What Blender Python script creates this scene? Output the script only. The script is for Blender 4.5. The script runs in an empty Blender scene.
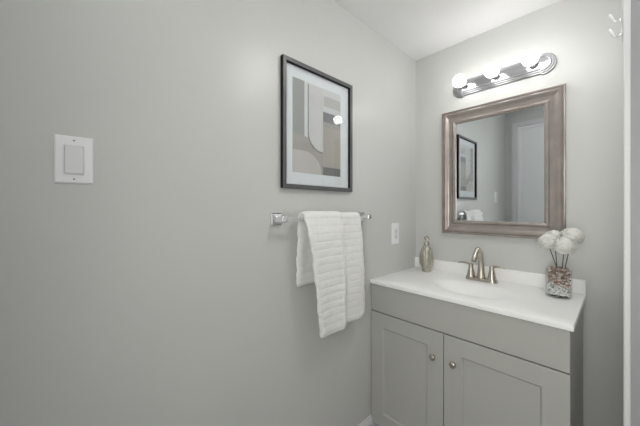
import bpy, bmesh, math, random
from mathutils import Vector, Matrix
random.seed(7)
S = bpy.context.scene
COL = S.collection
PI = math.pi

# ------------------------------------------------------------------ camera
F_PX, YAW = 277.9, 0.8225
cd = bpy.data.cameras.new('camera'); cam = bpy.data.objects.new('camera', cd); COL.objects.link(cam)
cd.sensor_width = 36.0; cd.sensor_fit = 'HORIZONTAL'; cd.lens = 36.0 * F_PX / 640.0
cd.shift_y = -(213 - 208.6) / 640.0
cd.clip_start = 0.01
cam.location = (1.0547, -1.9753, 1.2873)
cam.rotation_euler = (PI / 2, 0, YAW)
S.camera = cam
# ------------------------------------------------------------------ exposure and light levels
S.view_settings.view_transform = 'Standard'
S.view_settings.look = 'None'
S.view_settings.exposure = 0.0
S.view_settings.gamma = 1.0
S.view_settings.use_curve_mapping = False
W = bpy.data.worlds.new('world'); S.world = W; W.use_nodes = True
BULB, ROOM_FILL, HALL_FILL, MID_FILL, SKY_FILL = 11.0, 3.5, 4.0, 38.0, 6.5  # all but the bulbs are added fill sources outside the view
W.node_tree.nodes['Background'].inputs[0].default_value = (1.0, 0.99, 0.95, 1)      # sky outside, brightened as fill through the added window
W.node_tree.nodes['Background'].inputs[1].default_value = SKY_FILL
BULB_COL = (1.0, 0.985, 0.965); FILL_COL = (1.0, 0.99, 0.96)
# ------------------------------------------------------------------ main dimensions (metres)
FZ, CZ, CZ2 = -0.11, 2.413, 2.72         # floor, ceiling above the vanity, higher ceiling behind
YF, XR, WT, XH = -2.345, 1.0765, 0.11, 2.3  # wall opposite, right wall face, its thickness, hall wall
YO, YO2 = -0.775, YF                  # opening in the right wall

WX0, WX1, WZ0, WZ1 = .84, 1.50, .62, 2.20       # added window opening for fill light, in the wall behind the camera
pl = bpy.data.lights.new('window_portal', 'AREA'); pl.shape = 'RECTANGLE'; pl.size = WX1 - WX0; pl.size_y = WZ1 - WZ0
pl.cycles.is_portal = True
po = bpy.data.objects.new('window_portal', pl); COL.objects.link(po)
po.location = ((WX0 + WX1) / 2, YF - .05, (WZ0 + WZ1) / 2); po.rotation_euler = (PI / 2, 0, 0)   # faces into the room (+y)

# ------------------------------------------------------------------ materials
def mat(name, col, rough=0.5, metal=0.0, noise=0.0, nscale=8.0, bump=0.0, bscale=60.0, spec=0.5,
        trans=0.0, ior=1.45, emit=0.0, ecol=None, coat=0.0, sheen=0.0, stretch=None, sss=0.0):
    m = bpy.data.materials.new(name); m.use_nodes = True
    nt = m.node_tree; b = nt.nodes['Principled BSDF']
    I = b.inputs
    I['Base Color'].default_value = (*col, 1); I['Roughness'].default_value = rough
    I['Metallic'].default_value = metal; I['Specular IOR Level'].default_value = spec
    I['Transmission Weight'].default_value = trans; I['IOR'].default_value = ior
    I['Coat Weight'].default_value = coat; I['Sheen Weight'].default_value = sheen
    if sss:
        I['Subsurface Weight'].default_value = sss; I['Subsurface Scale'].default_value = 0.006; I['Subsurface Radius'].default_value = (1, 1, 1)
    if emit:
        I['Emission Color'].default_value = (*(ecol or col), 1); I['Emission Strength'].default_value = emit
    tc = nt.nodes.new('ShaderNodeTexCoord')
    src = tc.outputs['Object']
    if stretch:
        mp = nt.nodes.new('ShaderNodeMapping'); mp.inputs['Scale'].default_value = stretch
        nt.links.new(src, mp.inputs[0]); src = mp.outputs[0]
    if noise:
        n = nt.nodes.new('ShaderNodeTexNoise'); n.inputs['Scale'].default_value = nscale; n.inputs['Detail'].default_value = 4
        nt.links.new(src, n.inputs['Vector'])
        r = nt.nodes.new('ShaderNodeValToRGB')
        a = [max(0, c * (1 - noise)) for c in col]; z = [min(1, c * (1 + noise)) for c in col]
        r.color_ramp.elements[0].position = 0.3; r.color_ramp.elements[1].position = 0.7
        r.color_ramp.elements[0].color = (*a, 1); r.color_ramp.elements[1].color = (*z, 1)
        nt.links.new(n.outputs['Fac'], r.inputs[0]); nt.links.new(r.outputs[0], I['Base Color'])
    if bump:
        n = nt.nodes.new('ShaderNodeTexNoise'); n.inputs['Scale'].default_value = bscale; n.inputs['Detail'].default_value = 3
        nt.links.new(src, n.inputs['Vector'])
        bp = nt.nodes.new('ShaderNodeBump'); bp.inputs['Strength'].default_value = bump; bp.inputs['Distance'].default_value = 0.002
        nt.links.new(n.outputs['Fac'], bp.inputs['Height']); nt.links.new(bp.outputs[0], I['Normal'])
    return m

def glass_pane_mat(name, tint, ior=1.5, rough=0.0):
    m = bpy.data.materials.new(name); m.use_nodes = True; nt = m.node_tree
    nt.nodes.remove(nt.nodes['Principled BSDF'])
    out = nt.nodes['Material Output']
    t = nt.nodes.new('ShaderNodeBsdfTransparent'); t.inputs[0].default_value = (*tint, 1)
    g = nt.nodes.new('ShaderNodeBsdfGlossy'); g.inputs['Roughness'].default_value = rough
    lw = nt.nodes.new('ShaderNodeLayerWeight'); lw.inputs[0].default_value = 0.5
    pw = nt.nodes.new('ShaderNodeMath'); pw.operation = 'POWER'; pw.inputs[1].default_value = 5.0
    f0 = ((ior - 1) / (ior + 1)) ** 2
    f = nt.nodes.new('ShaderNodeMath'); f.operation = 'MULTIPLY_ADD'; f.inputs[1].default_value = 1 - f0; f.inputs[2].default_value = f0
    nt.links.new(lw.outputs['Facing'], pw.inputs[0]); nt.links.new(pw.outputs[0], f.inputs[0])
    x = nt.nodes.new('ShaderNodeMixShader')
    nt.links.new(f.outputs[0], x.inputs[0]); nt.links.new(t.outputs[0], x.inputs[1]); nt.links.new(g.outputs[0], x.inputs[2])
    nt.links.new(x.outputs[0], out.inputs['Surface'])
    return m

M = {}
M['wall'] = mat('wall_paint', (0.60, 0.605, 0.59), rough=0.33, noise=0.012, nscale=3, bump=0.05, bscale=90, spec=0.4)
M['wall_white'] = mat('white_wall_paint', (0.86, 0.86, 0.87), rough=0.45, noise=0.01)
M['ceiling'] = mat('ceiling_paint', (0.86, 0.86, 0.86), rough=0.8, noise=0.01, bump=0.05, bscale=80)
M['floor'] = mat('floor_tile', (0.46, 0.44, 0.44), rough=0.35, noise=0.12, nscale=5)
M['trim'] = mat('trim_paint', (0.70, 0.70, 0.71), rough=0.35, noise=0.01)
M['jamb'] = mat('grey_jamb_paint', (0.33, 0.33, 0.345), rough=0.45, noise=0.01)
M['door'] = mat('door_paint', (0.86, 0.87, 0.88), rough=0.4, noise=0.01)
M['cab'] = mat('cabinet_paint', (0.47, 0.47, 0.45), rough=0.42, noise=0.015, nscale=4)
M['dark'] = mat('cabinet_shadow_gap', (0.03, 0.03, 0.03), rough=0.8)
M['marble'] = mat('cultured_marble', (0.92, 0.92, 0.915), rough=0.3, noise=0.012, nscale=6, coat=0.1)
M['nickel'] = mat('brushed_nickel', (0.52, 0.49, 0.43), rough=0.26, metal=1.0, noise=0.06, nscale=40)
M['chrome'] = mat('chrome', (0.86, 0.87, 0.88), rough=0.16, metal=1.0, noise=0.01)
M['chrome_bar'] = mat('polished_fixture_chrome', (0.55, 0.55, 0.58), rough=0.14, metal=1.0, noise=0.02)
M['satin_bar'] = mat('satin_fixture_edge', (0.42, 0.42, 0.44), rough=0.38, metal=1.0, noise=0.02)
M['bar'] = mat('towel_bar_metal', (0.92, 0.92, 0.92), rough=0.38, metal=1.0, noise=0.01)
M['socket'] = mat('socket_metal', (0.55, 0.55, 0.57), rough=0.18, metal=1.0, noise=0.05)
M['bulb'] = mat('lit_bulb_glass', (1, 1, 1), rough=0.3, emit=BULB, ecol=BULB_COL)
M['black'] = mat('black_frame_wood', (0.012, 0.012, 0.013), rough=0.6, spec=0.2, noise=0.1, stretch=(40, 3, 3))
M['charcoal'] = mat('charcoal_frame_face', (0.10, 0.10, 0.106), rough=0.3, noise=0.12, nscale=6, spec=0.6)
M['mat'] = mat('mount_board', (0.82, 0.84, 0.87), rough=0.8, noise=0.01)
M['glass'] = glass_pane_mat('picture_glass', (0.97, 0.98, 0.98))
M['mframe'] = mat('champagne_frame', (0.37, 0.335, 0.31), rough=0.26, metal=0.55, noise=0.12, nscale=14, stretch=(1, 1, 1))
M['mirror'] = mat('mirror_silver', (0.80, 0.84, 0.86), rough=0.0, metal=1.0)
M['plastic'] = mat('white_plastic', (0.86, 0.86, 0.88), rough=0.3, noise=0.005)
M['plastic2'] = mat('grey_white_plastic', (0.76, 0.76, 0.78), rough=0.3, noise=0.005)
M['screw'] = mat('screw_grey', (0.3, 0.3, 0.3), rough=0.4, noise=0.05)
M['slot'] = mat('slot_dark', (0.06, 0.06, 0.06), rough=0.6)
M['towel'] = mat('white_terry', (0.83, 0.83, 0.82), rough=0.95, noise=0.03, nscale=60, bump=0.8, bscale=420, sheen=0.4)
M['petal'] = mat('white_petal', (0.96, 0.96, 0.92), rough=0.8, noise=0.01, nscale=50, sss=0.3)
M['stem'] = mat('stem_green_brown', (0.09, 0.085, 0.06), rough=0.6, noise=0.3, nscale=60)
M['vase'] = glass_pane_mat('vase_glass', (0.99, 0.995, 0.99), ior=1.3)
M['soapglass'] = mat('mercury_glass', (0.45, 0.43, 0.36), rough=0.22, metal=0.65, noise=0.18, nscale=45, coat=0.6)
M['lamp'] = mat('lit_lamp_diffuser', (1, 1, 1), rough=0.5, emit=ROOM_FILL, ecol=FILL_COL)  # glow of the added fill lamps, one material for each
M['lamp2'] = mat('lit_hall_lamp_diffuser', (1, 1, 1), rough=0.5, emit=HALL_FILL, ecol=FILL_COL)
M['lamp3'] = mat('lit_centre_lamp_diffuser', (1, 1, 1), rough=0.5, emit=MID_FILL, ecol=FILL_COL)
def pebble_mat(name, cols, rough, trans=0.0):
    m = mat(name, cols[0], rough=rough, trans=trans)
    nt = m.node_tree; b = nt.nodes['Principled BSDF']
    tc = nt.nodes.new('ShaderNodeTexCoord'); v = nt.nodes.new('ShaderNodeTexVoronoi'); v.inputs['Scale'].default_value = 75
    nt.links.new(tc.outputs['Object'], v.inputs['Vector'])
    s = nt.nodes.new('ShaderNodeSeparateColor'); nt.links.new(v.outputs['Color'], s.inputs[0])
    r = nt.nodes.new('ShaderNodeValToRGB'); r.color_ramp.interpolation = 'CONSTANT'
    e = r.color_ramp.elements
    e[0].position = 0; e[0].color = (*cols[0], 1); e[1].position = 1 / len(cols); e[1].color = (*cols[1], 1)
    for i in range(2, len(cols)):
        q = e.new(i / len(cols)); q.color = (*cols[i], 1)
    nt.links.new(s.outputs[0], r.inputs[0]); nt.links.new(r.outputs[0], b.inputs['Base Color'])
    return m
M['pebble'] = pebble_mat('brown_pebbles', [(0.42, 0.32, 0.27), (0.24, 0.17, 0.145), (0.58, 0.47, 0.42), (0.36, 0.30, 0.27), (0.68, 0.62, 0.58)], 0.25)
M['crystal'] = pebble_mat('clear_gravel', [(0.93, 0.94, 0.93), (0.88, 0.89, 0.88), (0.35, 0.35, 0.35), (0.95, 0.95, 0.95), (0.9, 0.9, 0.9), (0.8, 0.81, 0.8)], 0.1)

# ------------------------------------------------------------------ mesh helpers
def obj(name, bm, m, parent=None, smooth=False, bevel=0.0, seg=2):
    me = bpy.data.meshes.new(name)
    bmesh.ops.recalc_face_normals(bm, faces=bm.faces)
    if parent is not None and any(abs(c) > 1e-9 for c in parent.matrix_world.translation):
        pass
    bm.to_mesh(me); bm.free()
    for mm in (m if isinstance(m, (list, tuple)) else [m]): me.materials.append(mm)
    o = bpy.data.objects.new(name, me); COL.objects.link(o)
    if parent is not None:
        o.parent = parent
        root = parent
        off = Vector((0, 0, 0))
        while root is not None:
            off += root.location; root = root.parent
        # geometry is given in room coordinates: bring it into the frame of the thing
        me.transform(Matrix.Translation(-off))
    if smooth:
        for p in me.polygons: p.use_smooth = True
        try: me.set_sharp_from_angle(angle=math.radians(smooth if smooth is not True else 40))
        except Exception: pass
    if bevel:
        bv = o.modifiers.new('bevel', 'BEVEL'); bv.width = bevel; bv.segments = seg; bv.limit_method = 'ANGLE'
        bv.angle_limit = math.radians(40)
        for p in me.polygons: p.use_smooth = True
        try: me.set_sharp_from_angle(angle=math.radians(35))
        except Exception: pass
        bv.harden_normals = False
    return o

def recenter(o, base):
    """put the origin of a single-mesh thing at its base"""
    o.data.transform(Matrix.Translation(-Vector(base))); o.location = base
    return o

def thing(name, label, cat, loc=(0, 0, 0), group=None):
    o = bpy.data.objects.new(name, None); COL.objects.link(o); o.empty_display_size = 0.05
    o.location = loc; o['label'] = label; o['category'] = cat
    if group: o['group'] = group
    return o

def tag(o, label=None, cat=None, group=None, kind=None):
    if label: o['label'] = label
    if cat: o['category'] = cat
    if group: o['group'] = group
    if kind: o['kind'] = kind
    return o

def struct(name, bm, m, label=None, **k):
    o = obj(name, bm, m, **k); o['kind'] = 'structure'
    if label: o['label'] = label
    return o

def box(bm, x0, x1, y0, y1, z0, z1, mi=0):
    v = [bm.verts.new(p) for p in [(x0, y0, z0), (x1, y0, z0), (x1, y1, z0), (x0, y1, z0), (x0, y0, z1), (x1, y0, z1), (x1, y1, z1), (x0, y1, z1)]]
    for f in [(0, 3, 2, 1), (4, 5, 6, 7), (0, 1, 5, 4), (1, 2, 6, 5), (2, 3, 7, 6), (3, 0, 4, 7)]:
        bm.faces.new([v[i] for i in f]).material_index = mi
    return bm
def B(*a):
    bm = bmesh.new(); box(bm, *a); return bm

def loft(bm, loops, cap0=True, cap1=True, closed=True):
    L = [[bm.verts.new(p) for p in l] for l in loops]
    n = len(L[0])
    for a, b in zip(L, L[1:]):
        for i in range(n if closed else n - 1):
            j = (i + 1) % n
            bm.faces.new([a[i], a[j], b[j], b[i]])
    if cap0: bm.faces.new(L[0][::-1])
    if cap1: bm.faces.new(L[-1])
    return L

def lathe(bm, prof, c, axis='z', n=32, cap0=True, cap1=True):
    """prof: (radius, distance along axis)"""
    loops = []
    for r, h in prof:
        l = []
        for i in range(n):
            a = 2 * PI * i / n
            if axis == 'z': l.append((c[0] + r * math.cos(a), c[1] + r * math.sin(a), c[2] + h))
            elif axis == '-y': l.append((c[0] + r * math.cos(a), c[1] - h, c[2] + r * math.sin(a)))
            elif axis == 'x': l.append((c[0] + h, c[1] + r * math.cos(a), c[2] + r * math.sin(a)))
        loops.append(l)
    loft(bm, loops, cap0, cap1)
    return bm

def tube(bm, pts, rad, n=10, sx=1.0):
    """round tube through points; rad number or list"""
    P = [Vector(p) for p in pts]; loops = []
    up = Vector((0, 0, 1))
    prev = None
    for i, p in enumerate(P):
        t = (P[min(i + 1, len(P) - 1)] - P[max(i - 1, 0)]).normalized()
        if prev is None:
            a = t.cross(up)
            if a.length < 1e-3: a = t.cross(Vector((1, 0, 0)))
            a.normalize()
        else:
            a = (prev - t * prev.dot(t)).normalized()
        prev = a
        b = t.cross(a)
        r = rad[i] if isinstance(rad, (list, tuple)) else rad
        loops.append([p + (a * math.cos(2 * PI * k / n) * sx + b * math.sin(2 * PI * k / n)) * r for k in range(n)])
    loft(bm, loops)
    return bm

def bez(p0, p1, p2, p3, n):
    p0, p1, p2, p3 = map(Vector, (p0, p1, p2, p3)); out = []
    for i in range(n + 1):
        t = i / n; s = 1 - t
        out.append(p0 * s**3 + p1 * 3 * s * s * t + p2 * 3 * s * t * t + p3 * t**3)
    return out

def frame_sweep(bm, u0, u1, v0, v1, prof, to3, closed_profile=True, mi=None):
    """mitred frame: prof = (inset from the outer edge, height off the wall)"""
    cor = [(u0, v0, 1, 1), (u1, v0, -1, 1), (u1, v1, -1, -1), (u0, v1, 1, -1)]
    R = [[bm.verts.new(to3(cu + su * w, cv + sv * w, h)) for (w, h) in prof] for cu, cv, su, sv in cor]
    n = len(prof)
    for k in range(4):
        a, b = R[k], R[(k + 1) % 4]
        for i in range(n if closed_profile else n - 1):
            j = (i + 1) % n
            f = bm.faces.new([a[i], a[j], b[j], b[i]])
            if mi: f.material_index = mi[i]
    return bm

# ------------------------------------------------------------------ the room
struct('floor', B(-0.1, XH + .1, YF - .1, 0.1, FZ - .05, FZ), M['floor'])
struct('wall_left', B(-0.1, 0, YF - .1, 0.1, FZ, CZ2), M['wall'])
struct('wall_back', B(0, XH + .1, 0, 0.1, FZ, CZ2), M['wall'])
bm = bmesh.new()
box(bm, 0, WX0, YF - .1, YF, FZ, CZ2); box(bm, WX1, XH + .1, YF - .1, YF, FZ, CZ2)
box(bm, WX0, WX1, YF - .1, YF, FZ, WZ0); box(bm, WX0, WX1, YF - .1, YF, WZ1, CZ2)
struct('wall_front', bm, M['wall'])
struct('wall_hall', B(XH, XH + .1, YF, 0, FZ, CZ2), M['wall'])
bm = bmesh.new()
box(bm, XR, XR + WT, YO, 0, FZ, CZ2)
box(bm, XR, XR + WT, YO2, YO, 2.12, CZ2)
struct('wall_right', bm, M['wall_white'])
bm = bmesh.new()
box(bm, -0.1, XR, -1.5, 0.1, CZ, CZ + .05)
box(bm, -0.1, XR, -1.55, -1.5, CZ, CZ2)
box(bm, -0.1, XH + .1, YF - .1, 0.1, CZ2, CZ2 + .05)
struct('ceiling', bm, M['ceiling'])

# baseboard along the left wall, moulded top; lower where it runs under the cabinet toe space
def baseboard(name, y0, y1, prof):
    bm = bmesh.new()
    loft(bm, [[(x, y0, z) for x, z in prof], [(x, y1, z) for x, z in prof]])
    struct(name, bm, M['trim'], label='white moulded baseboard along the wall')
BP = [(0, FZ), (.016, FZ), (.016, FZ + .075), (.0125, FZ + .083), (.0125, FZ + .09), (.007, FZ + .1), (.005, FZ + .112), (0, FZ + .112)]
baseboard('baseboard_left', YF, -.548, BP)
baseboard('baseboard_toe', -.548, -.50, [(0, FZ), (.016, FZ), (.016, FZ + .074), (0, FZ + .076)])

# door in the wall opposite the mirror
dx0, dx1, dzt = 0.075, 0.745, 2.395
bm = bmesh.new()
prof = [(0, 0), (0, .018), (.012, .02), (.05, .016), (.058, .012), (.06, 0)]
L = []
for (u, v, su, sv) in [(dx0, FZ, 1, 0), (dx0, dzt, 1, -1), (dx1, dzt, -1, -1), (dx1, FZ, -1, 0)]:
    L.append([(u + su * w, YF + h, v + sv * w) for w, h in prof])
loft(bm, L)
casing = struct('trim_1', bm, M['trim'], label='white door casing reflected in the mirror')
d = bpy.data.objects.new('door_1', None); COL.objects.link(d); d.location = ((dx0 + dx1) / 2, YF, FZ); d['kind'] = 'structure'
x0, x1 = dx0 + .062, dx1 - .062
bm = B(x0, x1, YF + .001, YF + .006, FZ + .01, dzt - .062)
obj('door_slab', bm, M['door'], d)
bm = bmesh.new()
for a, b, c, e in [(x0, x0 + .1, FZ + .01, dzt - .062), (x1 - .1, x1, FZ + .01, dzt - .062)]:
    pass
frame_sweep(bm, x0, x1, FZ + .01, dzt - .062, [(0, .001), (0, .012), (.03, .012), (.04, .006), (.04, .001)], lambda u, v, h: (u, YF + h, v))
obj('door_frame', bm, M['door'], d)
bm = bmesh.new(); lathe(bm, [(.025, .0), (.025, .006), (.01, .01), (.01, .035), (.024, .045), (.028, .058), (.02, .068), (.004, .07)], (x1 - .06, YF + .012, .86), axis='-y', n=20)
for v in bm.verts: v.co.y = YF + .012 + (YF + .012 - v.co.y)
obj('door_knob', bm, M['nickel'], d, smooth=True)

# white casing on the right wall beside the opening
bm = bmesh.new()
prof = [(0, 0), (0, .0115), (.004, .0135), (.05, .0135), (.06, .009), (.062, 0)]
L = []
for (y, z, sy, sz) in [(YO, FZ, 1, 0), (YO, 2.12, 1, 1), (YO2 + .001, 2.12, 0, 1)]:
    L.append([(XR - h, y + sy * w, z + sz * w) for w, h in prof])
loft(bm, L)
struct('trim_2', bm, M['trim'], label='white casing around the opening in the right wall')

struct('trim_3', B(XR + .0005, XR + WT - .0005, YO - .008, YO - .0003, FZ, 2.12), M['jamb'], label='grey painted end of the right wall')
# added fill lamps, out of view, on the room and hall ceilings
for (x, y, zc_, m, nm, lb) in [(.88, -.84, CZ, 'lamp3', 'ceiling_light', 'round white lit ceiling light on the low ceiling above the towel bar'),
                          (.85, -1.85, CZ2, 'lamp', 'ceiling_light', 'round white lit ceiling light behind the camera'),
                          (1.75, -1.3, CZ2, 'lamp2', 'ceiling_light', 'round white lit ceiling light in the hall')]:
    R_ = .125 if m == 'lamp3' else .215
    t = thing(nm, lb, 'ceiling light', (x, y, zc_), 'round ceiling lights')
    bm = bmesh.new(); lathe(bm, [(R_, 0), (R_, -.025), (R_ - .015, -.03)], (x, y, zc_), n=40); obj('rim', bm, M['trim'], t, smooth=35)
    bm = bmesh.new(); lathe(bm, [(R_ - .017, -.03), (R_ - .025, -.05), (R_ * .7, -.066), (R_ * .37, -.075), (.01, -.077)], (x, y, zc_), n=40); obj('diffuser', bm, M[m], t, smooth=True)

# unseen window behind the camera, added to brighten the vanity side
wn = bpy.data.objects.new('window_1', None); COL.objects.link(wn); wn.location = (1.17, YF, .6); wn['kind'] = 'structure'
obj('pane', B(WX0, WX1, YF - .065, YF - .061, WZ0, WZ1), M['vase'], wn)
bm = bmesh.new(); frame_sweep(bm, WX0, WX1, WZ0, WZ1, [(0, 0), (0, .03), (.03, .03), (.03, 0)], lambda u, v, h: (u, YF - .078 + h, v))
box(bm, WX0 + .03, WX1 - .03, YF - .076, YF - .05, 1.395, 1.425)
obj('sash', bm, M['trim'], wn)
bm = bmesh.new(); frame_sweep(bm, .77, 1.57, .55, 2.27, [(0, 0), (0, .02), (.06, .02), (.07, .012), (.07, 0)], lambda u, v, h: (u, YF + h, v))
obj('window_frame', bm, M['trim'], wn)

# ------------------------------------------------------------------ vanity cabinet
CW0, CW1, CYF, CB, CT = 0.005, 0.928, -.547, -.03, .825
cab = thing('vanity_cabinet', 'grey two-door bathroom vanity cabinet with round knobs under the white sink top', 'cabinet', (.466, -.27, FZ))
bm = bmesh.new()
box(bm, CW0, CW0 + .016, CYF, -.003, CB, CT)             # sides, back, bottom, front rails
box(bm, CW1 - .016, CW1, CYF, -.003, CB, CT)
box(bm, CW0 + .016, CW1 - .016, -.012, -.003, CB, CT)
box(bm, CW0 + .016, CW1 - .016, CYF, -.012, CB, CB + .016)
box(bm, CW0 + .016, CW1 - .016, CYF, CYF + .016, .64, CT)
box(bm, .440, .462, CYF, CYF + .016, CB + .016, .64)
for v in bm.verts:
    if abs(v.co.x - CW0) < 1e-6 and abs(v.co.z - CB) < 1e-6: pass
obj('body', bm, M['cab'], cab)
bm = bmesh.new(); box(bm, .0165, CW1 - .01, -.50, -.485, FZ, CB)
box(bm, CW1 - .016, CW1, -.485, -.003, FZ, CB)
obj('toe_kick', bm, M['cab'], cab)
obj('false_drawer_front', B(CW0, CW1, -.566, CYF, .661, .822), M['cab'], cab, bevel=.002)
def cab_door(x0, x1, z0, z1, kx, kz):
    bm = bmesh.new()
    yb, yf = CYF - .001, -.566
    to3 = lambda u, v, h: (u, yb - h, v)
    T = yb - yf
    frame_sweep(bm, x0, x1, z0, z1, [(0, 0), (0, T), (.083, T), (.090, T - .007), (.090, 0)], to3)
    o = obj('door', bm, M['cab'], cab, bevel=.0015)
    o['label'] = 'recessed panel door with a round nickel knob'
    bm = bmesh.new(); box(bm, x0 + .0902, x1 - .0902, yb - T + .0072, yb, z0 + .0902, z1 - .0902)
    obj('panel', bm, M['cab'], o)
    bm = bmesh.new(); lathe(bm, [(.0085, 0), (.006, .004), (.006, .012), (.0125, .017), (.0155, .021), (.0155, .0235), (.012, .027), (.005, .0288), (.001, .029)], (kx, yf, kz), axis='-y', n=28)
    obj('knob', bm, M['nickel'], o, smooth=50)
cab_door(CW0, .4495, CB, .655, .402, .524)
cab_door(.4535, CW1, CB, .655, .504, .527)

# ------------------------------------------------------------------ vanity top with moulded basin
TX0, TX1, TYF, TZ, TB = .001, .9385, -.572, .8475, .8255
top = thing('vanity_sink', 'glossy white sink top with moulded oval basin and backsplash on the grey cabinet', 'sink', (.47, -.28, TB))
BX, BY, BA, BBR = .505, -.315, .232, .150
def basin_depth(x, y):
    r = math.hypot((x - BX) / BA, (y - BY) / BBR)
    if r >= 1: return 0.0
    s = 1 - r
    e = min(1, s / .12); rim = e * e * (3 - 2 * e)
    return rim * .018 + .10 * (1 - r ** 2.6) ** .8 * min(1, s / .2 + .15)
# slab: oval hole, ring of quads from hole to rectangle
N = 96
bm = bmesh.new()
def rect_pt(a):
    c, s = math.cos(a), math.sin(a)
    k = 1e9
    if c > 1e-9: k = min(k, (TX1 - BX) / c)
    if c < -1e-9: k = min(k, (TX0 - BX) / c)
    if s > 1e-9: k = min(k, (0 - .0005 - BY) / s)
    if s < -1e-9: k = min(k, (TYF - BY) / s)
    return BX + k * c, BY + k * s
angs = [2 * PI * i / N for i in range(N)]
for cx_, cy_ in [(TX0, TYF), (TX1, TYF), (TX1, -.0005), (TX0, -.0005)]:
    a = math.atan2(cy_ - BY, cx_ - BX) % (2 * PI)
    j = min(range(N), key=lambda i: abs(angs[i] - a)); angs[j] = a
outer = [rect_pt(a) for a in angs]
def ell(a, k=1.0):      # the ray angle is kept so quads stay regular
    c, s = math.cos(a), math.sin(a); r = 1 / math.hypot(c / BA, s / BBR)
    return BX + k * r * c, BY + k * r * s
def shrink(p, e):
    return (min(max(p[0], TX0 + e), TX1 - e), min(max(p[1], TYF + e), -.0005))
loops = [[(*ell(a), TB) for a in angs], [(*p, TB) for p in outer], [(*p, TZ - .0025) for p in outer],
         [(*shrink(p, .0008), TZ - .0007) for p in outer], [(*shrink(p, .0025), TZ) for p in outer], [(*ell(a, 1.0), TZ) for a in angs]]
loft(bm, loops, False, False)
slab = obj('slab', bm, M['marble'], top, smooth=30)
bm = bmesh.new()
ks = [1, .985, .96, .93, .9, .86, .82, .77, .7, .62, .54, .46, .38, .3, .22, .15, .09]
lp = []
for k in ks:
    s = 1 - k
    z = TZ - .095 * (1 - k * k) ** 2.1
    lp.append([(*ell(a, k), z) for a in angs])
lp2 = [[(x, y, z - .008) for x, y, z in l] for l in lp][::-1]
lp2[-1] = [(x, y, TB) for x, y, z in lp2[-1]]
loft(bm, [lp2[-1]] + lp + lp2[:-1], False, False)
for v in bm.verts: pass
basin = obj('basin', bm, M['marble'], top, smooth=60)
bm = bmesh.new()
box(bm, TX0, TX1, -.020, -.0005, TZ, .921)
obj('backsplash', bm, M['marble'], top, bevel=.003)
bm = bmesh.new(); lathe(bm, [(.022, 0), (.022, .003), (.016, .004), (.016, .0065), (.006, .009), (.001, .009)], (BX, BY, TZ - .0945), n=24)
obj('drain', bm, M['nickel'], top, smooth=40)

# ------------------------------------------------------------------ faucet
FX, FY = .4815, -.102
fa = thing('faucet', 'brushed nickel two-handle faucet with high curved spout behind the basin', 'faucet', (FX, FY, TZ))
def stadium(hx, hy, z, n=12, cx=FX, cy=FY):
    pts = []
    for s in (1, -1):
        for i in range(n + 1):
            a = -PI / 2 + PI * i / n + (0 if s > 0 else PI)
            pts.append((cx + s * (hx - hy) + hy * math.cos(a), cy + hy * math.sin(a), z))
    return pts
bm = bmesh.new()
loft(bm, [stadium(.088, .027, TZ), stadium(.088, .027, TZ + .011), stadium(.085, .024, TZ + .018), stadium(.078, .018, TZ + .021)])
obj('base_plate', bm, M['nickel'], fa, smooth=40)
bm = bmesh.new()
path = [Vector((FX, FY, TZ + .014))] + bez((FX, FY, TZ + .03), (FX, FY + .004, TZ + .17), (FX - .002, FY - .030, TZ + .225), (FX - .004, FY - .078, TZ + .178), 14) \
    + [Vector((FX - .006, FY - .1, TZ + .146)), Vector((FX - .0065, FY - .108, TZ + .132))]
rad = [.0245] + [.0225, .020, .018, .0168, .016, .0156, .0153, .0151, .0149, .0147, .0145, .0143, .0141, .014, .0138] + [.0145, .0142]
tube(bm, path, rad[:len(path)], n=20)
obj('spout', bm, M['nickel'], fa, smooth=50)
for s in (-1, 1):
    hx = FX + s * .0575
    bm = bmesh.new(); lathe(bm, [(.0255, .014), (.024, .022), (.0195, .045), (.0145, .068), (.0125, .080), (.0135, .086), (.0125, .094), (.007, .0985), (.001, .1)], (hx, FY, TZ), n=24)
    h = obj('handle', bm, M['nickel'], fa, smooth=50)
    bm = bmesh.new()
    tube(bm, [(hx - s * .004, FY, TZ + .089), (hx + s * .02, FY - .001, TZ + .0975), (hx + s * .05, FY - .002, TZ + .0985), (hx + s * .075, FY - .003, TZ + .094)], [.0065, .0068, .0062, .0045], n=12)
    obj('lever', bm, M['nickel'], h, smooth=60)
bm = bmesh.new(); tube(bm, [(FX + .002, FY + .026, TZ + .012), (FX + .002, FY + .026, TZ + .07)], .0028, n=10)
lathe(bm, [(.003, .066), (.006, .070), (.006, .078), (.002, .081)], (FX + .002, FY + .026, TZ), n=14)
obj('lift_rod', bm, M['nickel'], fa, smooth=50)

# ------------------------------------------------------------------ soap dispenser
SX, SY = .134, -.100
so = thing('soap_dispenser', 'silvery beige glass soap dispenser with metal pump at the left end of the sink top', 'soap dispenser', (SX, SY, TZ))
bm = bmesh.new()
prof = [(.028, 0), (.0305, .004), (.031, .012), (.0305, .018), (.0355, .03), (.0415, .042), (.0445, .056), (.0455, .075), (.0445, .100), (.0415, .125), (.036, .148), (.029, .165), (.0205, .176), (.0165, .180), (.0165, .186)]
n = 48; loops = []
for r, h in prof:
    k = .035 if .05 < h < .17 else 0
    loops.append([(SX + r * (1 + k * math.cos(12 * 2 * PI * i / n)) * math.cos(2 * PI * i / n), SY + r * (1 + k * math.cos(12 * 2 * PI * i / n)) * math.sin(2 * PI * i / n), TZ + h) for i in range(n)])
loft(bm, loops)
obj('bottle', bm, M['soapglass'], so, smooth=60)
bm = bmesh.new(); lathe(bm, [(.0185, .184), (.019, .186), (.019, .200), (.016, .204), (.0075, .207), (.0075, .222), (.013, .226), (.015, .233), (.014, .241), (.008, .246), (.001, .247)], (SX, SY, TZ), n=24)
pump = obj('pump', bm, M['nickel'], so, smooth=40)
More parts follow.
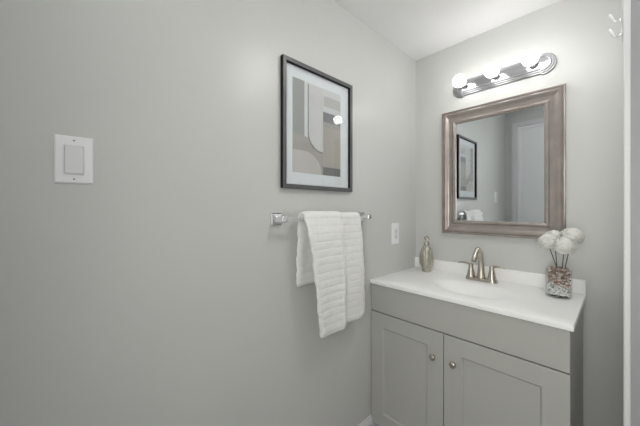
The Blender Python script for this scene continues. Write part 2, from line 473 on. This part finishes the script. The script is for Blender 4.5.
bm = bmesh.new(); tube(bm, [(SX, SY, TZ + .235), (SX + .02, SY - .018, TZ + .237), (SX + .029, SY - .027, TZ + .2345), (SX + .031, SY - .029, TZ + .226)], [.006, .0052, .0045, .004], n=12)
obj('nozzle', bm, M['nickel'], pump, smooth=60)

# ------------------------------------------------------------------ vase, stones, flowers
VX, VY, VR, VH = .848, -.158, .051, .140
v_ = thing('glass_vase', 'clear glass vase holding stones and white flowers on the sink top', 'vase', (VX, VY, TZ))
bm = bmesh.new()
lathe(bm, [(VR - .002, 0), (VR, .003), (VR, VH - .001), (VR - .0012, VH), (VR - .0024, VH - .001), (VR - .0024, .008)], (VX, VY, TZ), n=48)
obj('vessel', bm, M['vase'], v_, smooth=50)
def stones(lo, hi, count, r0, r1, name, m, label, cat, below):
    bm = bmesh.new(); placed = []; tries = 0
    while len(placed) < count and tries < 60000:
        tries += 1
        r = random.uniform(r0, r1); R = VR - .0034 - r * 1.12
        a = random.uniform(0, 2 * PI); q = R * math.sqrt(random.uniform(0.25, 1))
        p = Vector((VX + q * math.cos(a), VY + q * math.sin(a), random.uniform(TZ + .0085 + r, TZ + VH + .002)))
        # the brown stones lie over the clear gravel along a slanting line
        line = TZ + .066 - .030 * ((p.x - VX) / VR)
        if below and p.z > line - r * .5: continue
        if not below and p.z < line + r * .5: continue
        if any((p - pp).length < (r + rr) * .72 for pp, rr in placed): continue
        placed.append((p, r))
        geo = bmesh.ops.create_icosphere(bm, subdivisions=2 if not below else 1, radius=r)['verts']
        sc = Matrix.Diagonal((random.uniform(.85, 1.15), random.uniform(.85, 1.1), random.uniform(.6, .85), 1))
        rot = Matrix.Rotation(random.uniform(0, PI), 4, 'Z') @ Matrix.Rotation(random.uniform(-.5, .5), 4, 'X')
        bmesh.ops.transform(bm, matrix=Matrix.Translation(p) @ rot @ sc, verts=geo)
    o = obj(name, bm, m, smooth=True if not below else False)
    recenter(o, (VX, VY, TZ + .008))
    tag(o, label, cat, kind='stuff')
stones(0, 1, 260, .0055, .0085, 'clear_gravel', M['crystal'], 'clear and white gravel filling the bottom of the glass vase', 'gravel', True)
stones(0, 1, 150, .0075, .0115, 'brown_pebbles', M['pebble'], 'brown and tan pebbles heaped in the upper part of the glass vase', 'pebbles', False)

def bloom(bm, c, r, tilt, az):
    rot = Matrix.Rotation(az, 3, 'Z') @ Matrix.Rotation(tilt, 3, 'Y')
    n = 230
    core = bmesh.ops.create_icosphere(bm, subdivisions=2, radius=r * .87)['verts']
    for v in core: v.co.z *= .88; v.co = rot @ v.co + c
    for i in range(n):
        zf = 1 - 1.75 * (i + .5) / n                      # crown to underside
        rr = math.sqrt(max(0, 1 - zf * zf)); a = i * 2.39996
        d = Vector((rr * math.cos(a), rr * math.sin(a), zf * .88))
        nrm = Vector((d.x, d.y, d.z / .6)).normalized()
        side = nrm.cross(Vector((0, 0, 1)))
        if side.length < 1e-3: side = Vector((1, 0, 0))
        side.normalize()
        upv = side.cross(nrm)
        R = r * random.uniform(.93, 1.05)
        w = r * random.uniform(.16, .21)
        base = d * r * .75
        mid = d * R * .93 + upv * r * .05
        tip = d * R + upv * r * random.uniform(.02, .14)
        t = r * .035
        pts = [base - side * w * .6, base + side * w * .6, mid + side * w + nrm * t, mid - side * w + nrm * t, tip + side * w * .75, tip - side * w * .75, mid - nrm * t * 1.6]
        vs = [bm.verts.new(rot @ p + c) for p in pts]
        for f in [(0, 1, 2, 3), (3, 2, 4, 5), (0, 3, 6), (1, 0, 6), (2, 1, 6), (4, 2, 6), (5, 4, 6), (3, 5, 6)]:
            bm.faces.new([vs[k] for k in f])
flowers = [((.812, -.180, 1.119), .046, .25, PI, 'leftmost white pompom flower in the glass vase'),
           ((.830, -.130, 1.138), .043, .1, 2.2, 'white pompom flower at the back of the vase, half hidden by the others'),
           ((.898, -.145, 1.152), .047, .3, .2, 'rightmost and highest white pompom flower in the glass vase'),
           ((.873, -.190, 1.108), .047, .3, -1.2, 'lowest white pompom flower, in front of the others in the vase')]
feet = [(.850, -.162), (.842, -.146), (.866, -.140), (.860, -.168)]
for (c, r, tl, az, lb), ft in zip(flowers, feet):
    c = Vector(c)
    base = Vector((ft[0], ft[1], TZ + .085))
    t = thing('pompom_flower', lb, 'flower', base, 'white flowers in the glass vase')
    bm = bmesh.new(); tube(bm, bez(base, base + Vector((0, 0, .05)), c + Vector(((base.x - c.x) * .35, (base.y - c.y) * .35, -.07)), c - Vector((0, 0, r * .3)), 10), .0021, n=8)
    obj('stem', bm, M['stem'], t, smooth=60)
    bm = bmesh.new(); bloom(bm, c, r, tl, az); obj('bloom', bm, M['petal'], t)

# ------------------------------------------------------------------ wall mirror
mi = thing('wall_mirror', 'rectangular wall mirror in a wide champagne moulded frame above the sink', 'mirror', (.534, 0, 1.12))
mx0, mx1, mz0, mz1 = .206, .862, 1.117, 1.952
to3 = lambda u, v, h: (u, -.001 - h, v)
prof = [(0, 0), (0, .020), (.002, .0245), (.006, .026), (.010, .0245), (.012, .021), (.0135, .0205), (.016, .0235), (.021, .0255), (.026, .0245), (.031, .022),
        (.040, .0165), (.050, .0125), (.060, .0105), (.066, .0105), (.068, .012), (.070, .0155), (.075, .0185), (.080, .0185), (.084, .016), (.088, .013), (.0915, .0105), (.0915, .004), (.0915, 0)]
bm = bmesh.new(); frame_sweep(bm, mx0, mx1, mz0, mz1, prof, to3)
obj('frame', bm, M['mframe'], mi, smooth=30)
w = .092
bm = B(mx0 + w - .001, mx1 - w + .001, -.008, -.0035, mz0 + w - .001, mz1 - w + .001)
for v in bm.verts: v.co.y -= (v.co.x - .534) * math.tan(math.radians(.3))      # the glass sits very slightly skewed in its frame
obj('mirror_glass', bm, M['mirror'], mi)

# ------------------------------------------------------------------ three-bulb vanity light bar
LX, LZ = .5505, 2.093
li = thing('vanity_light', 'chrome three-bulb vanity light bar with rounded ends above the mirror', 'light', (LX, 0, LZ))
def outline(ins, y):
    hh, R, hx = .050 - ins, .059 - ins, .272 - ins
    cxr = hx - R * .98                                  # centre of each end arc
    a0 = math.asin(min(1, hh / R)) if ins > .03 else math.radians(84)
    pts = []
    for s in (1, -1):
        for i in range(25):
            a = -a0 + 2 * a0 * i / 24
            pts.append((LX + s * (cxr + R * math.cos(a)), y, LZ + s * R * math.sin(a)))
        # cusp then step to the straight part
        pts.append((LX + s * (cxr - .004), y, LZ + s * (R - .001)))
        pts.append((LX + s * (cxr - .010), y, LZ + s * hh))
        pts.append((LX - s * (cxr - .010), y, LZ + s * hh))
        pts.append((LX - s * (cxr - .004), y, LZ + s * (R - .001)))
    return pts
bm = bmesh.new()
loft(bm, [outline(0, -.001), outline(0, -.008), outline(.004, -.0115), outline(.0075, -.0115), outline(.0095, -.017), outline(.0125, -.0205), outline(.016, -.0205),
          outline(.018, -.026), outline(.0215, -.029), outline(.0255, -.0295)])
bm.normal_update()
for f in bm.faces: f.material_index = 0 if len(f.verts) > 8 else 1
obj('back_plate', bm, [M['chrome_bar'], M['satin_bar']], li, smooth=25)
for bx in (.362, .5435, .727):
    bm = bmesh.new(); lathe(bm, [(.026, .0294), (.0265, .032), (.0215, .036), (.0205, .044), (.0212, .046), (.0205, .048), (.0205, .066), (.0215, .068), (.0215, .073), (.018, .075)], (bx, 0, LZ + .008), axis='-y', n=32)
    s_ = obj('socket', bm, M['socket'], li, smooth=30)
    bm = bmesh.new()
    pr = [(.0135, .072), (.0145, .079)]
    for i in range(3, 25):
        a = PI * i / 24 * 1.0
        a = .42 + (PI - .42) * (i - 3) / 21
        pr.append((max(.0005, .0395 * math.sin(a)), .120 - .0395 * math.cos(a)))
    lathe(bm, pr, (bx, 0, LZ + .008), axis='-y', n=36)
    b_ = obj('bulb', bm, M['bulb'], li, smooth=True); b_['label'] = 'lit white globe bulb'

# ------------------------------------------------------------------ framed art on the left wall
fy0, fy1, fz0, fz1 = -1.2435, -.7634, 1.3824, 1.9864
pf = thing('picture_frame', 'black framed abstract print with white mount above the towel bar', 'picture', (0, (fy0 + fy1) / 2, fz0))
to3 = lambda u, v, h: (.001 + h, u, v)
bm = bmesh.new()
frame_sweep(bm, fy0, fy1, fz0, fz1, [(0, 0), (0, .0205), (.001, .0215), (.018, .0215), (.0195, .0200), (.0195, .006), (.0195, 0)], to3, mi=[0, 1, 1, 1, 0, 0, 0])
obj('frame', bm, [M['black'], M['charcoal']], pf)
i_ = .0197
obj('mount', B(.001, .0045, fy0 + i_, fy1 - i_, fz0 + i_, fz1 - i_), M['mat'], pf)
bm = bmesh.new()
y0, y1, z0, z1 = fy0 + i_, fy1 - i_, fz0 + i_, fz1 - i_
box(bm, .0095, .0110, y0, y1, z0, z1)
obj('glass', bm, M['glass'], pf)
# the print: flat ink areas
ay0, ay1, az0, az1 = -1.178, -.847, 1.462, 1.912
inks = [(.68, .68, .68), (.36, .37, .355), (.66, .645, .635), (.56, .545, .52), (.25, .25, .255), (.46, .425, .385), (.19, .19, .19), (.42, .39, .365), (.58, .545, .53), (.20, .195, .19), (.72, .72, .72), (.40, .385, .365)]
IM = [mat('print_ink', c, rough=.7, noise=.04, nscale=9) for c in inks]
bm = bmesh.new()
def poly(pts, mi, layer):
    P = [(ay0 + (ay1 - ay0) * s, az0 + (az1 - az0) * t) for s, t in pts]
    xa, xb = .0046, .0048 + .00025 * layer
    lo = [bm.verts.new((xa, a, b)) for a, b in P]; hi = [bm.verts.new((xb, a, b)) for a, b in P]
    n = len(P)
    fs = [bm.faces.new(hi)]
    for k in range(n): fs.append(bm.faces.new([lo[k], lo[(k + 1) % n], hi[(k + 1) % n], hi[k]]))
    for f in fs: f.material_index = mi
def rect(s0, s1, t0, t1, mi, layer): poly([(s0, t0), (s1, t0), (s1, t1), (s0, t1)], mi, layer)
rect(0, 1, 0, 1, 0, 0)
rect(0, .22, .30, 1, 1, 1)
rect(.225, .285, .30, 1, 10, 1)
def bowl(s0, s1, tt, tb, mi, layer):      # panel with its lower left corner rounded off
    pts = [(s1, tt), (s0, tt)]
    for k in range(0, 13):
        a = PI + (PI / 2) * k / 12
        pts.append((s1 + (s1 - s0) * math.cos(a), tb + .20 + .20 * math.sin(a)))
    poly(pts, mi, layer)
rect(.62, 1, .80, .92, 3, 1)
rect(.60, 1, .62, .735, 4, 1)
rect(.60, 1, .52, .62, 11, 1)
rect(.60, 1, .095, .56, 5, 2)
rect(.60, 1, 0, .095, 6, 2)
# brown arch and the pink quarter under it
pts = [(0, .0), (.60, .0)]
for k in range(13):
    a = (PI / 2) * k / 12
    pts.append((.60 * math.cos(a), .20 + .22 * math.sin(a)))
poly(pts, 7, 3)
pts = [(0, 0), (.56, 0)]
for k in range(13):
    a = (PI / 2) * k / 12
    pts.append((.20 + .36 * math.cos(a), .02 + .22 * math.sin(a)))
pts.append((0, .24))
poly(pts, 8, 4)
bowl(.285, .60, .985, .245, 9, 4)
bowl(.30, .60, .985, .258, 2, 5)
obj('print', bm, IM, pf)

# ------------------------------------------------------------------ towel bar
BXX, BZ = .062, 1.240
tb = thing('towel_bar', 'chrome square towel bar with cubic end posts on the left wall', 'towel bar', (0, -.97, BZ))
for y in (-1.270, -.668):
    bm = bmesh.new()
    loops = []
    for e, x in [(.0275, .001), (.0275, .008), (.0235, .012), (.0235, .014), (.0125, .017)]:
        loops.append([(x, y - e, BZ - e), (x, y + e, BZ - e), (x, y + e, BZ + e), (x, y - e, BZ + e)])
    loft(bm, loops)
    p = obj('wall_plate', bm, M['chrome'], tb)
    obj('post', B(.016, BXX + .012, y - .0125, y + .0125, BZ - .0125, BZ + .0125), M['chrome'], p, bevel=.002)
obj('bar', B(BXX - .0075, BXX + .0075, -1.2575, -.6805, BZ - .0075, BZ + .0075), M['bar'], tb)

# ------------------------------------------------------------------ towel, folded in three and hung over the bar
def towel_panel(bm, ynear, yfar, xoff, zfront, zback, thick, wob, backx=.028):
    """ynear/yfar: functions of arc fraction giving the two side edges"""
    R = .0165
    pts = []           # centre line (x, z): up the back, over the bar, down the front
    nb = 150; nf = 400
    for i in range(nb): pts.append((BXX - R - .014 * (1 - i / nb) * 1.0 + 0.0, zback + (BZ - zback) * i / nb))
    for i in range(15):
        a = PI - PI * i / 14; pts.append((BXX + R * math.cos(a), BZ + .004 + (R + xoff * .4) * math.sin(a)))
    for i in range(1, nf + 1):
        t = i / nf
        pts.append((BXX + R + xoff * min(1, t * 8) + .010 * math.sin(t * 2.6) , BZ - (BZ - zfront) * t))
    s = 0; S_ = [0]
    for a, b in zip(pts, pts[1:]): s += math.hypot(b[0] - a[0], b[1] - a[1]); S_.append(s)
    m = 44; loops = []
    ntop = nb + 7
    for i, (x, z) in enumerate(pts):
        a = pts[max(i - 1, 0)]; b = pts[min(i + 1, len(pts) - 1)]
        tx, tz = b[0] - a[0], b[1] - a[1]; l = math.hypot(tx, tz); nx, nz = -tz / l, tx / l      # outward normal
        if True: nx, nz = -nx, -nz
        d = S_[i]; sd = (d - S_[ntop])
        ph = ((sd + 10 * .0365) / .0365) % 1.0
        dd = min(ph, 1 - ph) * .0365
        crease = (-.0042 * math.exp(-(dd / .0030) ** 2) - .0008 * math.cos(2 * PI * ph)) * (1 if sd > -.01 else .35)
        ends = min(1, d / .022, (S_[-1] - d) / .026); endk = math.sqrt(max(.02, 1 - (1 - ends) ** 2))
        y0, y1 = ynear(d / S_[-1], sd), yfar(d / S_[-1], sd)
        yc, hw = (y0 + y1) / 2, (y1 - y0) / 2
        lp = []
        for k in range(m):
            a = 2 * PI * k / m; c, sn = math.cos(a), math.sin(a)
            cu = math.copysign(abs(c) ** .38, c); su = math.copysign(abs(sn) ** .75, sn)
            yy = yc + (hw - .014 * (1 - endk)) * cu + .0022 * math.sin(sd * 37 + wob) + .0016 * math.sin(sd * 91 + wob * 2) + .0011 * math.cos(2 * PI * ph) * (1 if c > 0 else -1)
            u = cu
            fold = .0055 * math.sin(u * 3.1 + wob + sd * 2.2) + .0028 * math.sin(u * 7.5 + wob * 1.7 - sd * 5)
            damp = min(1, abs(sd) / .07)
            o_ = su * thick * endk + fold * damp + (crease + .0012 * math.sin(yy * 60 + sd * 20)) * (1 if su > 0 else -.3) * min(1, abs(su) * 2)
            lp.append((x + nx * o_, yy, z + nz * o_ + (.006 * (1 - abs(u) ** 3) * -1 if i > len(pts) - 12 else 0)))
        loops.append(lp)
    loft(bm, loops)
bm = bmesh.new()
lerp = lambda a, b, t: a + (b - a) * max(0, min(1, t))
# near lobe, thick, whose side edge slants inwards towards the bottom
towel_panel(bm, lambda f, s: lerp(-1.172, -1.092, s / .58) if s > 0 else lerp(-1.172, -1.180, -s / .33),
            lambda f, s: lerp(-.925, -.917, s / .5), .014, .680, .922, .0120, .4)
# far lobe, thinner and closer to the wall
towel_panel(bm, lambda f, s: lerp(-.940, -.925, s / .4),
            lambda f, s: lerp(-.775, -.728, s / .58), .000, .692, .92, .0095, 2.1)
tw = obj('hand_towel', bm, M['towel'], smooth=80)
recenter(tw, (BXX, -.95, BZ + .02))
tag(tw, 'white ribbed terry towel folded and hung over the chrome towel bar', 'towel')

# ------------------------------------------------------------------ light switch and outlet
def plate(bm, y0, y1, z0, z1, t=.006, e=.004):
    L = []
    for ins, x in [(0, .0005), (0, .0025), (e, t)]:
        L.append([(x, y0 + ins, z0 + ins), (x, y1 - ins, z0 + ins), (x, y1 - ins, z1 - ins), (x, y0 + ins, z1 - ins)])
    loft(bm, L); return bm
sy0, sy1, sz0, sz1 = -1.992, -1.9075, 1.358, 1.492
sw = thing('light_switch', 'white rocker light switch plate alone on the left wall', 'light switch', (0, (sy0 + sy1) / 2, sz0))
obj('wall_plate', plate(bmesh.new(), sy0, sy1, sz0, sz1), M['plastic'], sw)
yc, zc = (sy0 + sy1) / 2 - .0005, (sz0 + sz1) / 2
bm = bmesh.new()
frame_sweep(bm, yc - .0225, yc + .0225, zc - .0415, zc + .0415, [(0, .005), (0, .0075), (.002, .0078), (.002, .005)], lambda u, v, h: (h, u, v))
obj('surround', bm, M['plastic2'], sw)
bm = bmesh.new()
L = [[(.0055, yc - .020, zc - .039), (.0055, yc + .020, zc - .039), (.0055, yc + .020, zc + .039), (.0055, yc - .020, zc + .039)],
     [(.0115, yc - .0195, zc - .0385), (.0085, yc + .0195, zc - .0385), (.0085, yc + .0195, zc + .0385), (.0115, yc - .0195, zc + .0385)]]
loft(bm, L); obj('rocker', bm, M['plastic2'], sw, bevel=.0008)
for dz in (-.0545, .0545):
    bm = bmesh.new(); lathe(bm, [(.0026, .0055), (.0026, .0063), (.0018, .0067)], (0, yc, zc + dz), axis='x', n=14)
    obj('screw', bm, M['screw'], sw, smooth=30)
oy, oz = -.2885, 1.1155
ou = thing('wall_outlet', 'white double outlet plate on the left wall beside the sink', 'outlet', (0, oy, 1.043))
obj('wall_plate', plate(bmesh.new(), oy - .044, oy + .044, oz - .0725, oz + .0725), M['plastic'], ou)
obj('receptacle', B(.0055, .0085, oy - .019, oy + .019, oz - .036, oz + .036), M['plastic2'], ou, bevel=.001)
for dz in (-.02, .02):
    bm = bmesh.new()
    box(bm, .0083, .0088, oy - .008, oy - .006, oz + dz - .005, oz + dz + .005)
    box(bm, .0083, .0088, oy + .006, oy + .008, oz + dz - .004, oz + dz + .004)
    lathe(bm, [(.0025, .0083), (.0025, .0088)], (0, oy, oz + dz - .009), axis='x', n=12)
    obj('slot', bm, M['slot'], ou)

# ------------------------------------------------------------------ robe hook on the casing
HX, HY = XR - .0135, -.748
hk = thing('robe_hook', 'small double robe hook with white tips on the white casing, top right', 'hook', (HX, HY, 1.79))
bm = B(HX - .003, HX - .0002, HY - .008, HY + .008, 1.79, 1.905)
obj('hook_plate', bm, M['chrome'], hk, bevel=.001)
for z in (1.853, 1.808):
    bm = bmesh.new(); pts = bez((HX - .002, HY - .002, z + .01), (HX - .004, HY - .004, z - .008), (HX - .014, HY - .006, z - .006), (HX - .02, HY - .008, z), 8)
    tube(bm, pts, .0017, n=10); p = obj('prong', bm, M['chrome'], hk, smooth=60)
    bm = bmesh.new(); tube(bm, [(HX - .0185, HY - .0075, z - .003), (HX - .021, HY - .008, z + .003), (HX - .025, HY - .0085, z + .013), (HX - .0275, HY - .009, z + .021), (HX - .0285, HY - .009, z + .024)], [.0016, .0030, .0038, .003, .001], n=14)
    obj('tip', bm, M['plastic'], p, smooth=60)['label'] = 'white rounded tip'
